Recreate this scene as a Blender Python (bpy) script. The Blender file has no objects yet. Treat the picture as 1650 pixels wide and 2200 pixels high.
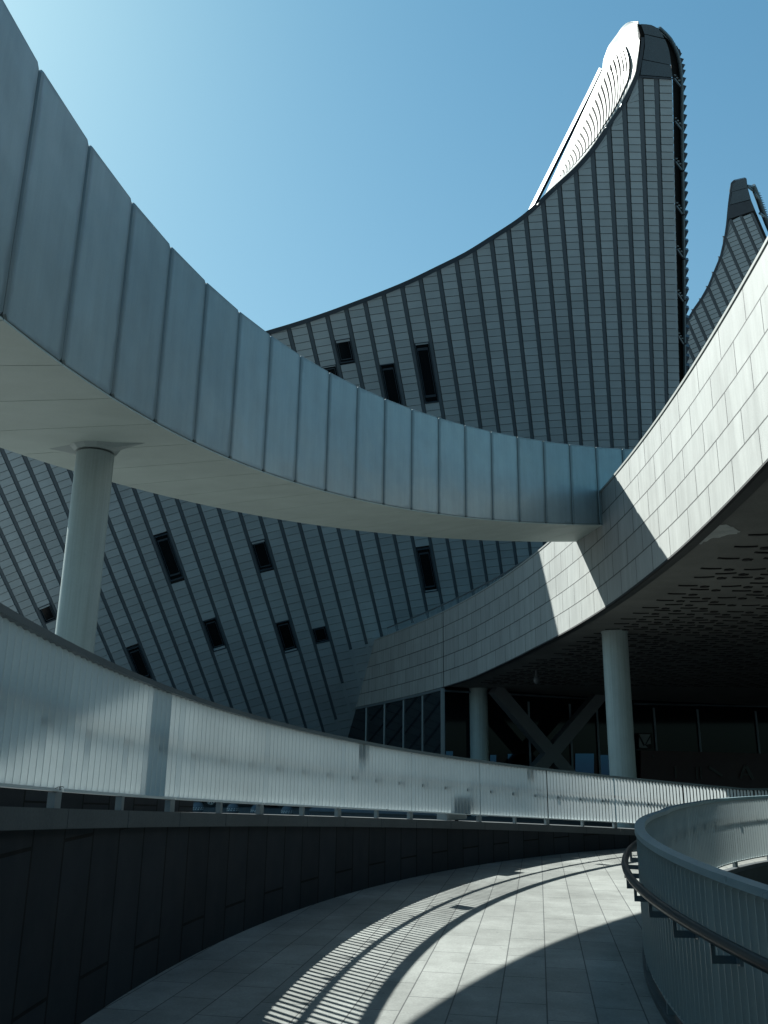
import bpy, math, random
from mathutils import Vector, Matrix
import bisect
random.seed(7)
PI=math.pi; sc=bpy.context.scene; col=sc.collection
# ------------------------------------------------------------------ camera
FPX=1847.76; PITCH=0.2765469; ROLL=0.0135034
cp,sp=math.cos(PITCH),math.sin(PITCH); cr,sr=math.cos(ROLL),math.sin(ROLL)
CF=Vector((0,cp,sp)); _R=Vector((1,0,0)); _U=Vector((0,-sp,cp))
CR=_R*cr+_U*sr; CU=_U*cr-_R*sr
cam=bpy.data.cameras.new("camera"); camo=bpy.data.objects.new("camera",cam); col.objects.link(camo)
cam.sensor_fit='VERTICAL'; cam.sensor_height=36; cam.lens=FPX/2200*36; cam.clip_end=6000; cam.clip_start=0.05
m=Matrix.Identity(4)
for i in range(3): m[i][0]=CR[i]; m[i][1]=CU[i]; m[i][2]=-CF[i]
camo.matrix_world=m; sc.camera=camo
# ------------------------------------------------------------------ sky and sun
SAZ=math.radians(-46); SEL=math.radians(43.5)
SUN=Vector((math.sin(SAZ)*math.cos(SEL),math.cos(SAZ)*math.cos(SEL),math.sin(SEL)))
w=bpy.data.worlds.new("World"); sc.world=w; w.use_nodes=True; nt=w.node_tree
bg=nt.nodes['Background']; sky=nt.nodes.new('ShaderNodeTexSky'); sky.sky_type='NISHITA'; sky.sun_disc=False
sky.sun_elevation=SEL; sky.sun_rotation=SAZ; sky.air_density=1.15; sky.dust_density=.95; sky.ozone_density=1.2
tint=nt.nodes.new('ShaderNodeVectorMath'); tint.operation='MULTIPLY'; tint.inputs[1].default_value=(.50,.95,.98)
nt.links.new(sky.outputs[0],tint.inputs[0])
def wm(op,a,b=None):
    n=nt.nodes.new('ShaderNodeMath'); n.operation=op
    for i_,v_ in enumerate((a,b)):
        if v_ is None: continue
        if isinstance(v_,(int,float)): n.inputs[i_].default_value=v_
        else: nt.links.new(v_,n.inputs[i_])
    return n.outputs[0]
wtc=nt.nodes.new('ShaderNodeTexCoord'); wse=nt.nodes.new('ShaderNodeSeparateXYZ'); nt.links.new(wtc.outputs['Generated'],wse.inputs[0])
# pale low haze, stronger on the sun's side
side=wm('ADD',wm('MULTIPLY',wse.outputs[0],math.sin(SAZ)),wm('MULTIPLY',wse.outputs[1],math.cos(SAZ)))
side=wm('MAXIMUM',wm('ADD',wm('MULTIPLY',side,.6),.4),0.)
low=wm('POWER',wm('SUBTRACT',1.,wm('MAXIMUM',wse.outputs[2],0.)),2.2)
hz=nt.nodes.new('ShaderNodeVectorMath'); hz.operation='SCALE'; hz.inputs[0].default_value=(2.4,2.6,2.4); nt.links.new(wm('MULTIPLY',side,low),hz.inputs['Scale'])
addv=nt.nodes.new('ShaderNodeVectorMath'); addv.operation='ADD'; nt.links.new(tint.outputs[0],addv.inputs[0]); nt.links.new(hz.outputs[0],addv.inputs[1])
dv=nt.nodes.new('ShaderNodeVectorMath'); dv.operation='MULTIPLY_ADD'; nt.links.new(addv.outputs[0],dv.inputs[0]); dv.inputs[1].default_value=(1/8,)*3; dv.inputs[2].default_value=(1,1,1)
mn=nt.nodes.new('ShaderNodeVectorMath'); mn.operation='DIVIDE'; nt.links.new(addv.outputs[0],mn.inputs[0]); nt.links.new(dv.outputs[0],mn.inputs[1])
gn=nt.nodes.new('ShaderNodeVectorMath'); gn.operation='MULTIPLY'; nt.links.new(mn.outputs[0],gn.inputs[0]); gn.inputs[1].default_value=(1.26,1.42,1.58)
nt.links.new(gn.outputs[0],bg.inputs[0]); bg.inputs[1].default_value=0.05
ld=bpy.data.lights.new("sun",'SUN'); ld.energy=5.0; ld.angle=math.radians(0.5); ld.color=(.985,1.0,.935)
lo=bpy.data.objects.new("sun",ld); col.objects.link(lo); lo.rotation_euler=SUN.to_track_quat('Z','Y').to_euler()
lo.location=(0,0,60)
sc.view_settings.view_transform='Standard'; sc.view_settings.look='None'; sc.view_settings.exposure=1.45; sc.view_settings.gamma=1
# ------------------------------------------------------------------ helpers
CX,CY=16.14,5.312; R1=18.347; ZD=-1.879
def ray(px,py): return CF+CR*((px-825)/FPX)+CU*((1100-py)/FPX)
def RP(R,u,z): return Vector((CX-R*math.cos(u),CY+R*math.sin(u),z))
def interp(x,xs,ys):
    if x<=xs[0]: return ys[0]
    if x>=xs[-1]: return ys[-1]
    i=bisect.bisect_right(xs,x)-1; t=(x-xs[i])/(xs[i+1]-xs[i]); return ys[i]*(1-t)+ys[i+1]*t
def tag(o,label=None,cat=None,group=None,kind=None):
    if label: o['label']=label
    if cat: o['category']=cat
    if group: o['group']=group
    if kind: o['kind']=kind
    return o
ORG={}
def thing(name,loc,label,cat,group=None):
    o=bpy.data.objects.new(name,None); col.objects.link(o); o.location=loc; o.empty_display_size=.3
    ORG[o.name]=Vector(loc); return tag(o,label,cat,group)
class MB:
    def __init__(s): s.v=[]; s.f=[]; s.uv=[]
    def face(s,pts,uv=None):
        i=len(s.v); s.v+= [tuple(p) for p in pts]; s.f.append(tuple(range(i,i+len(pts)))); s.uv.append(uv or [(0,0)]*len(pts))
    def hexa(s,p):   # p: 4 bottom + 4 top in order
        for q in ((0,3,2,1),(4,5,6,7),(0,1,5,4),(1,2,6,5),(2,3,7,6),(3,0,4,7)):
            P=[p[k] for k in q]
            a=(P[1]-P[0]).length; b=(P[2]-P[1]).length
            s.face(P,[(0,0),(a,0),(a,b),(0,b)])
    def box(s,c,ax,ay,az):  # centre + half axes
        c=Vector(c); s.hexa([c-ax-ay-az,c+ax-ay-az,c+ax+ay-az,c-ax+ay-az,c-ax-ay+az,c+ax-ay+az,c+ax+ay+az,c-ax+ay+az])
    def prism(s,poly,ext):  # planar polygon (3D pts) extruded by vector
        ext=Vector(ext); P=[Vector(p) for p in poly]; Q=[p+ext for p in P]
        s.face(P); s.face(list(reversed(Q)))
        for i in range(len(P)):
            j=(i+1)%len(P); s.face([P[j],P[i],Q[i],Q[j]])
    def tube(s,pts,r,n=12,caps=True):
        pts=[Vector(p) for p in pts]; rings=[]; up=Vector((0,0,1))
        L=0
        for i,p in enumerate(pts):
            a=pts[max(i-1,0)]; b=pts[min(i+1,len(pts)-1)]; d=(b-a).normalized()
            x=d.cross(up)
            if x.length<.05: x=d.cross(Vector((1,0,0)))
            x.normalize(); y=x.cross(d); rr=r[i] if isinstance(r,(list,tuple)) else r
            if i: L+=(p-pts[i-1]).length
            rings.append(([p+(x*math.cos(2*PI*k/n)+y*math.sin(2*PI*k/n))*rr for k in range(n)],L))
        for (A,la),(B,lb) in zip(rings,rings[1:]):
            for k in range(n):
                j=(k+1)%n; s.face([A[k],A[j],B[j],B[k]],[(k*r0(r),la),((k+1)*r0(r),la),((k+1)*r0(r),lb),(k*r0(r),lb)])
        if caps: s.face(list(reversed(rings[0][0]))); s.face(rings[-1][0])
    def sweep(s,rings,closed=True,caps=True):  # rings of equal length, joined
        n=len(rings[0]); L=0; H=[0]
        for k in range(n): H.append(H[-1]+(rings[0][(k+1)%n]-rings[0][k]).length)
        for i in range(len(rings)-1):
            A,B=rings[i],rings[i+1]; d=(B[0]-A[0]).length
            for k in range(n if closed else n-1):
                j=(k+1)%n; s.face([A[k],A[j],B[j],B[k]],[(L,H[k]),(L,H[k+1]),(L+d,H[k+1]),(L+d,H[k])])
            L+=d
        if caps and closed: s.face(list(reversed(rings[0]))); s.face(rings[-1])
    def build(s,name,mat,parent=None,smooth=False,weld=False,bevel=0):
        root=parent; 
        o0=Vector((0,0,0))
        if parent is not None: o0=ORG[parent.name]
        me=bpy.data.meshes.new(name); me.from_pydata([tuple(Vector(p)-o0) for p in s.v],[],s.f)
        ul=me.uv_layers.new(name="UVMap"); k=0
        for fu in s.uv:
            for t in fu: ul.data[k].uv=t; k+=1
        import bmesh
        bm=bmesh.new(); bm.from_mesh(me)
        if weld or smooth: bmesh.ops.remove_doubles(bm,verts=bm.verts,dist=.0005)
        bmesh.ops.recalc_face_normals(bm,faces=bm.faces) if (weld or smooth) else None
        bm.to_mesh(me); bm.free()
        if smooth:
            for p in me.polygons: p.use_smooth=True
            me.set_sharp_from_angle(angle=math.radians(40))
        me.materials.append(mat); o=bpy.data.objects.new(name,me); col.objects.link(o)
        if parent is not None: o.parent=parent; ORG[o.name]=o0   # sub-parts share the thing's origin
        else: ORG[o.name]=o0
        if bevel:
            bv=o.modifiers.new('bevel','BEVEL'); bv.width=bevel; bv.segments=2
        return o
def r0(r): return (r[0] if isinstance(r,(list,tuple)) else r)*.5
# ------------------------------------------------------------------ materials
def new(name):
    mt=bpy.data.materials.new(name); mt.use_nodes=True; t=mt.node_tree; b=t.nodes['Principled BSDF']; return mt,t,b
def node(t,ty,**kw):
    n=t.nodes.new(ty)
    for k,v in kw.items():
        if k in n.inputs: n.inputs[k].default_value=v
        else: setattr(n,k,v)
    return n
def M(name,c,rough=.5,metal=0.,var=.12,vscale=1.2,streak=0.,brick=None,mortar=(.02,.022,.025),msize=.01,bump=.0,bscale=40,tone=.08,spec=.5,fine=.06,swap=False,objr=0.,panr=0.,buckle=0.):
    mt,t,b=new(name); L=t.links
    b.inputs['Roughness'].default_value=rough; b.inputs['Metallic'].default_value=metal; b.inputs['Specular IOR Level'].default_value=spec
    tc=node(t,'ShaderNodeTexCoord'); uv=tc.outputs['UV']; ob=tc.outputs['Object']
    cur=None
    if brick:
        bw,bh,off=brick
        src=uv
        if swap:
            se=node(t,'ShaderNodeSeparateXYZ'); L.new(uv,se.inputs[0]); co=node(t,'ShaderNodeCombineXYZ'); L.new(se.outputs[1],co.inputs[0]); L.new(se.outputs[0],co.inputs[1]); src=co.outputs[0]
        br=node(t,'ShaderNodeTexBrick'); L.new(src,br.inputs['Vector'])
        br.offset=off; br.squash=1; br.inputs['Scale'].default_value=1; br.inputs['Brick Width'].default_value=bw; br.inputs['Row Height'].default_value=bh
        br.inputs['Mortar Size'].default_value=msize; br.inputs['Mortar Smooth'].default_value=.1; br.inputs['Bias'].default_value=0
        br.inputs['Color1'].default_value=(*[x*(1-tone) for x in c],1); br.inputs['Color2'].default_value=(*[min(1,x*(1+tone)) for x in c],1); br.inputs['Mortar'].default_value=(*mortar,1)
        cur=br.outputs['Color']
    else:
        rg=node(t,'ShaderNodeRGB'); rg.outputs[0].default_value=(*c,1); cur=rg.outputs[0]
    def mul(cur,fac_out,lo,hi):
        mr=node(t,'ShaderNodeMapRange'); L.new(fac_out,mr.inputs[0]); mr.inputs[1].default_value=.3; mr.inputs[2].default_value=.7; mr.inputs[3].default_value=lo; mr.inputs[4].default_value=hi
        vm=node(t,'ShaderNodeVectorMath',operation='SCALE'); L.new(cur,vm.inputs[0]); L.new(mr.outputs[0],vm.inputs['Scale']); return vm.outputs[0]
    if var:
        n1=node(t,'ShaderNodeTexNoise'); L.new(ob,n1.inputs['Vector']); n1.inputs['Scale'].default_value=vscale; n1.inputs['Detail'].default_value=6; n1.inputs['Roughness'].default_value=.62
        cur=mul(cur,n1.outputs[0],1-var,1+var*.6)
    if fine:
        n3=node(t,'ShaderNodeTexNoise'); L.new(ob,n3.inputs['Vector']); n3.inputs['Scale'].default_value=55; n3.inputs['Detail'].default_value=3
        cur=mul(cur,n3.outputs[0],1-fine,1+fine)
    if streak:
        mp=node(t,'ShaderNodeMapping'); L.new(uv,mp.inputs[0]); mp.inputs['Scale'].default_value=(2.6,.22,1)
        n2=node(t,'ShaderNodeTexNoise'); L.new(mp.outputs[0],n2.inputs['Vector']); n2.inputs['Scale'].default_value=1.6; n2.inputs['Detail'].default_value=7; n2.inputs['Roughness'].default_value=.7
        mr=node(t,'ShaderNodeMapRange'); L.new(n2.outputs[0],mr.inputs[0]); mr.inputs[1].default_value=.35; mr.inputs[2].default_value=.62; mr.inputs[3].default_value=1-streak; mr.inputs[4].default_value=1
        vm=node(t,'ShaderNodeVectorMath',operation='SCALE'); L.new(cur,vm.inputs[0]); L.new(mr.outputs[0],vm.inputs['Scale']); cur=vm.outputs[0]
    if objr:
        oi=node(t,'ShaderNodeObjectInfo'); mo=node(t,'ShaderNodeMapRange'); L.new(oi.outputs['Random'],mo.inputs[0]); mo.inputs[3].default_value=1-objr; mo.inputs[4].default_value=1+objr
        vm=node(t,'ShaderNodeVectorMath',operation='SCALE'); L.new(cur,vm.inputs[0]); L.new(mo.outputs[0],vm.inputs['Scale']); cur=vm.outputs[0]
    if panr:
        wn=node(t,'ShaderNodeTexWhiteNoise'); L.new(uv,wn.inputs['Vector']); mo=node(t,'ShaderNodeMapRange'); L.new(wn.outputs['Value'],mo.inputs[0]); mo.inputs[3].default_value=1-panr; mo.inputs[4].default_value=1+panr
        vm=node(t,'ShaderNodeVectorMath',operation='SCALE'); L.new(cur,vm.inputs[0]); L.new(mo.outputs[0],vm.inputs['Scale']); cur=vm.outputs[0]
    L.new(cur,b.inputs['Base Color'])
    if bump or brick:
        bp=node(t,'ShaderNodeBump'); bp.inputs['Strength'].default_value=.5; bp.inputs['Distance'].default_value=.01
        nb=node(t,'ShaderNodeTexNoise'); L.new(ob,nb.inputs['Vector']); nb.inputs['Scale'].default_value=bscale; nb.inputs['Detail'].default_value=4
        ml=node(t,'ShaderNodeMath',operation='MULTIPLY'); L.new(nb.outputs[0],ml.inputs[0]); ml.inputs[1].default_value=bump
        h=ml.outputs[0]
        if brick:
            sb=node(t,'ShaderNodeMath',operation='SUBTRACT'); L.new(h,sb.inputs[0]); L.new(br.outputs['Fac'],sb.inputs[1]); h=sb.outputs[0]
        if buckle:
            nk=node(t,'ShaderNodeTexNoise'); L.new(ob,nk.inputs['Vector']); nk.inputs['Scale'].default_value=1.3; nk.inputs['Detail'].default_value=2
            mk=node(t,'ShaderNodeMath',operation='MULTIPLY_ADD'); L.new(nk.outputs[0],mk.inputs[0]); mk.inputs[1].default_value=buckle; L.new(h,mk.inputs[2]); h=mk.outputs[0]
        L.new(h,bp.inputs['Height']); L.new(bp.outputs[0],b.inputs['Normal'])
    # slight roughness breakup
    nr=node(t,'ShaderNodeTexNoise'); L.new(ob,nr.inputs['Vector']); nr.inputs['Scale'].default_value=3
    mr=node(t,'ShaderNodeMapRange'); L.new(nr.outputs[0],mr.inputs[0]); mr.inputs[3].default_value=max(.02,rough-.08); mr.inputs[4].default_value=min(1,rough+.1); L.new(mr.outputs[0],b.inputs['Roughness'])
    return mt
deck_m=M('granite_paving',(.180,.190,.182),.8,spec=.25,var=.24,vscale=1.3,brick=(.86,.37,.5),msize=.0055,tone=.09,bump=.15,bscale=60,fine=.10,mortar=(.06,.065,.065))
wall_m=M('dark_granite_cladding',(.015,.020,.026),.7,spec=.15,var=.15,brick=(1.55,.515,.38),swap=True,msize=.013,tone=.14,bump=.1,mortar=(.002,.003,.004))
cope_m=M('grey_granite_coping',(.05,.06,.066),.7,var=.2,bump=.3,fine=.15)
plaza_m=M('plaza_paving',(.085,.09,.09),.8,var=.15,vscale=.4,brick=(.9,.6,.5),msize=.008,tone=.08)
fin_shade_m=M('shade_darkened_steel',(.25,.29,.295),.38,var=.06,fine=.02)  # guard fence fins: base colour darkened to stand in for their shaded faces
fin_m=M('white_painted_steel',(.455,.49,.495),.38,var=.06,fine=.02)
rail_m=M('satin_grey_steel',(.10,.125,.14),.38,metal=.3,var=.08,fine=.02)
rail_sky_m=M('sky_sheen_steel',(.22,.31,.35),.3,metal=.25,var=.12,fine=.03)  # guard fence top rail: sky reflection put into the base colour
hand_m=M('dark_handrail',(.004,.005,.007),.4,var=.1,fine=.02)
bridge_m=M('pale_painted_panel',(.28,.335,.34),.38,metal=.25,var=.10,vscale=1.6,bump=.05,fine=.02,streak=.14,objr=.07,buckle=6.)
under_m=M('pale_soffit_panel',(.35,.42,.40),.6,var=.10,vscale=1.4,fine=.03)
joint_m=M('dark_joint',(.010,.012,.014),.8,var=.1)
colm_m=M('painted_concrete_column',(.27,.33,.33),.55,var=.08,vscale=2,bump=.1,fine=.03,streak=.22)
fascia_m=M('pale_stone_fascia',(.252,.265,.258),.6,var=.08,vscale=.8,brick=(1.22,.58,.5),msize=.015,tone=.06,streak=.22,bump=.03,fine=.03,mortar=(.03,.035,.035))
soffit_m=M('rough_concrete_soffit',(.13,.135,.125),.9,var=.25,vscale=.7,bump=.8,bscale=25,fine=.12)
slot_shade_m=M('slot_shade',(.01,.01,.01),.9,var=0,fine=0)  # black stands in for the shade inside the slots
patch_m=M('bare_plaster',(.34,.37,.36),.9,var=.2,vscale=4,bump=.5)
clad_m=M('zinc_cladding',(.345,.41,.445),.38,metal=.35,var=.10,vscale=.5,fine=.02,tone=.0,panr=.07,objr=.05)
rib_m=M('dark_metal_rib',(.095,.125,.15),.4,metal=.3,var=.1,fine=.02)
trim_m=M('dark_metal_trim',(.05,.07,.09),.35,metal=.4,var=.12,fine=.02)
cap_m=M('smooth_blue_grey_metal',(.08,.12,.15),.25,metal=.5,var=.12,vscale=.4,fine=.02)
white_m=M('white_roof_metal',(.235,.245,.235),.45,var=.04,fine=.02)
back_m=M('black_backing',(.012,.014,.016),.9,var=0,fine=0)
pipe_m=M('steel_pipe',(.10,.14,.16),.35,metal=.5,var=.1,fine=.02)
louv_m=M('blue_black_louvre',(.03,.05,.07),.4,metal=.2,var=.1,fine=.02)
black_m=M('near_black_interior',(.008,.009,.01),.9,var=0,fine=0)
frame_m=M('grey_aluminium_frame',(.13,.16,.175),.35,metal=.3,var=.06,fine=.02)
brace_m=M('dark_grey_paint',(.075,.085,.095),.5,var=.1)
red_m=M('dark_maroon_board',(.030,.006,.008),.6,var=.1)
pale_m=M('pale_board_paint',(.15,.17,.17),.6,var=.1)
faint_m=M('faded_letter_paint',(.035,.03,.03),.6,var=.1)
rubber_m=M('black_rubber',(.02,.02,.02),.8,var=.1)
alloy_m=M('wheel_alloy',(.4,.42,.43),.3,metal=.6,var=.05)
stone_m=M('grey_stone',(.09,.11,.13),.7,var=.15,vscale=5)
def glassmat(name,c,r=.04,spec=.5):
    mt,t,b=new(name); b.inputs['Base Color'].default_value=(*c,1); b.inputs['Roughness'].default_value=r; b.inputs['Specular IOR Level'].default_value=spec
    n=node(t,'ShaderNodeTexNoise'); n.inputs['Scale'].default_value=.8; bp=node(t,'ShaderNodeBump'); bp.inputs['Strength'].default_value=.02; t.links.new(n.outputs[0],bp.inputs['Height']); t.links.new(bp.outputs[0],b.inputs['Normal'])
    return mt
glass_m=glassmat('dark_glass',(.006,.009,.012),.04,.35)
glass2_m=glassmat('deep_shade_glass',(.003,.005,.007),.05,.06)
win_m=glassmat('black_window_glass',(.004,.005,.006),.1,.35)
paint_m=glassmat('dark_car_paint',(.03,.045,.06),.2,.6)
def edge_dirt(mt,amt=.45):
    t=mt.node_tree; L=t.links; b=t.nodes['Principled BSDF']; src=b.inputs['Base Color'].links[0].from_socket
    tc=node(t,'ShaderNodeTexCoord'); se=node(t,'ShaderNodeSeparateXYZ'); L.new(tc.outputs['UV'],se.inputs[0])
    def mth(op,a,b_=None,**k):
        n=node(t,'ShaderNodeMath',operation=op)
        for i,v in enumerate((a,b_)):
            if v is None: continue
            if isinstance(v,(int,float)): n.inputs[i].default_value=v
            else: L.new(v,n.inputs[i])
        return n.outputs[0]
    ex=mth('MINIMUM',se.outputs[0],mth('SUBTRACT',1.,se.outputs[0])); ey=mth('MINIMUM',se.outputs[1],mth('SUBTRACT',2.,se.outputs[1])); e=mth('MINIMUM',ex,ey)
    nz=node(t,'ShaderNodeTexNoise'); L.new(tc.outputs['Object'],nz.inputs['Vector']); nz.inputs['Scale'].default_value=3.5; nz.inputs['Detail'].default_value=5
    wd=mth('MULTIPLY',nz.outputs[0],.13); f=mth('DIVIDE',e,wd)
    mr=node(t,'ShaderNodeMapRange'); L.new(f,mr.inputs[0]); mr.inputs[1].default_value=0; mr.inputs[2].default_value=1; mr.inputs[3].default_value=1-amt; mr.inputs[4].default_value=1
    vm=node(t,'ShaderNodeVectorMath',operation='SCALE'); L.new(src,vm.inputs[0]); L.new(mr.outputs[0],vm.inputs['Scale']); L.new(vm.outputs[0],b.inputs['Base Color'])
edge_dirt(bridge_m)
def spots(mt,scale=2.2,size=.045,amt=.45):
    t=mt.node_tree; L=t.links; b=t.nodes['Principled BSDF']; src=b.inputs['Base Color'].links[0].from_socket
    tc=node(t,'ShaderNodeTexCoord'); vo=node(t,'ShaderNodeTexVoronoi'); L.new(tc.outputs['Object'],vo.inputs['Vector']); vo.inputs['Scale'].default_value=scale
    mr=node(t,'ShaderNodeMapRange'); L.new(vo.outputs['Distance'],mr.inputs[0]); mr.inputs[1].default_value=size*.5; mr.inputs[2].default_value=size; mr.inputs[3].default_value=1-amt; mr.inputs[4].default_value=1
    vm=node(t,'ShaderNodeVectorMath',operation='SCALE'); L.new(src,vm.inputs[0]); L.new(mr.outputs[0],vm.inputs['Scale'])
    n2=node(t,'ShaderNodeTexNoise'); L.new(tc.outputs['Object'],n2.inputs['Vector']); n2.inputs['Scale'].default_value=.35; n2.inputs['Detail'].default_value=8; n2.inputs['Roughness'].default_value=.75
    m2=node(t,'ShaderNodeMapRange'); L.new(n2.outputs[0],m2.inputs[0]); m2.inputs[1].default_value=.42; m2.inputs[2].default_value=.56; m2.inputs[3].default_value=.80; m2.inputs[4].default_value=1.05
    v2=node(t,'ShaderNodeVectorMath',operation='SCALE'); L.new(vm.outputs[0],v2.inputs[0]); L.new(m2.outputs[0],v2.inputs['Scale']); L.new(v2.outputs[0],b.inputs['Base Color'])
spots(deck_m)
# ------------------------------------------------------------------ ground
g=MB(); S=3000
g.face([(-S,-S,-2.5),(S,-S,-2.5),(S,S,-2.5),(-S,S,-2.5)],[(-S,-S),(S,-S),(S,S),(-S,S)])
tag(g.build('ground',plaza_m),kind='structure')
zc=lambda u: max(-.3129-1.2245*u,-1.75) if u>-1 else .9116
def R2(u): return interp(u,[.3,.5,.7,.85,1.0,1.3],[14.07,14.1,14.45,14.85,15.2,15.6])
def us(a,b,st): n=max(1,int(round((b-a)/st))); return [a+(b-a)*i/n for i in range(n+1)]
g=MB(); U=us(-1.2,2.0,.02)
RR=lambda u:R2(u)-.12
GA=math.radians(10)
def guv(p): return (p.x*math.sin(GA)+p.y*math.cos(GA),p.x*math.cos(GA)-p.y*math.sin(GA))
for a,b in zip(U,U[1:]):
    K=8
    for k in range(K):
        ra0=RR(a)+(R1-RR(a))*k/K; ra1=RR(a)+(R1-RR(a))*(k+1)/K; rb0=RR(b)+(R1-RR(b))*k/K; rb1=RR(b)+(R1-RR(b))*(k+1)/K
        g.face([RP(ra0,a,ZD),RP(rb0,b,ZD),RP(rb1,b,ZD),RP(ra1,a,ZD)],[guv(RP(ra0,a,0)),guv(RP(rb0,b,0)),guv(RP(rb1,b,0)),guv(RP(ra1,a,0))])
    g.face([RP(RR(a),a,-2.5),RP(RR(b),b,-2.5),RP(RR(b),b,ZD),RP(RR(a),a,ZD)])
tag(g.build('ramp_deck',deck_m,weld=False),kind='structure')
# inner kerb under the near fence
g=MB()
g.sweep([[RP(R2(u)-.11,u,ZD-.3),RP(R2(u)-.11,u,ZD+.05),RP(R2(u)+.05,u,ZD+.05),RP(R2(u)+.05,u,ZD-.3)] for u in U])
tag(g.build('kerb',cope_m),kind='structure')
# ------------------------------------------------------------------ retaining wall on the left
rw=thing('retaining_wall',RP(R1,.3,ZD),'dark granite retaining wall with staggered slab joints at the left of the ramp','wall')
U=us(-1.0,2.0,.02); g=MB()
for a,b in zip(U,U[1:]):
    za,zb=zc(a)-.13,zc(b)-.13
    for (p,q) in ((RP(R1,a,ZD-.02),RP(R1,b,ZD-.02)),):
        g.face([p,q,RP(R1,b,zb),RP(R1,a,za)],[(a*R1,ZD),(b*R1,ZD),(b*R1,zb),(a*R1,za)])
    g.face([RP(R1+.42,b,-2.5),RP(R1+.42,a,-2.5),RP(R1+.42,a,za),RP(R1+.42,b,zb)],[(b*R1,-2.5),(a*R1,-2.5),(a*R1,za),(b*R1,zb)])
for u in (-1.0,2.0):
    g.face([RP(R1,u,ZD-.02),RP(R1+.42,u,-2.5),RP(R1+.42,u,zc(u)-.13),RP(R1,u,zc(u)-.13)])
g.build('wall_face',wall_m,rw)
g=MB(); n=0
k0=-8
while k0*.0632+.0508<1.95:
    a=.0508+k0*.0632; b=a+.0632-.0006; mid=(a+b)/2
    g.sweep([[RP(R1-.052,u,zc(u)-.13),RP(R1-.052,u,zc(u)),RP(R1+.46,u,zc(u)),RP(R1+.46,u,zc(u)-.13)] for u in (a,mid,b)])
    k0+=1
g.build('coping',cope_m,rw)
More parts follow.
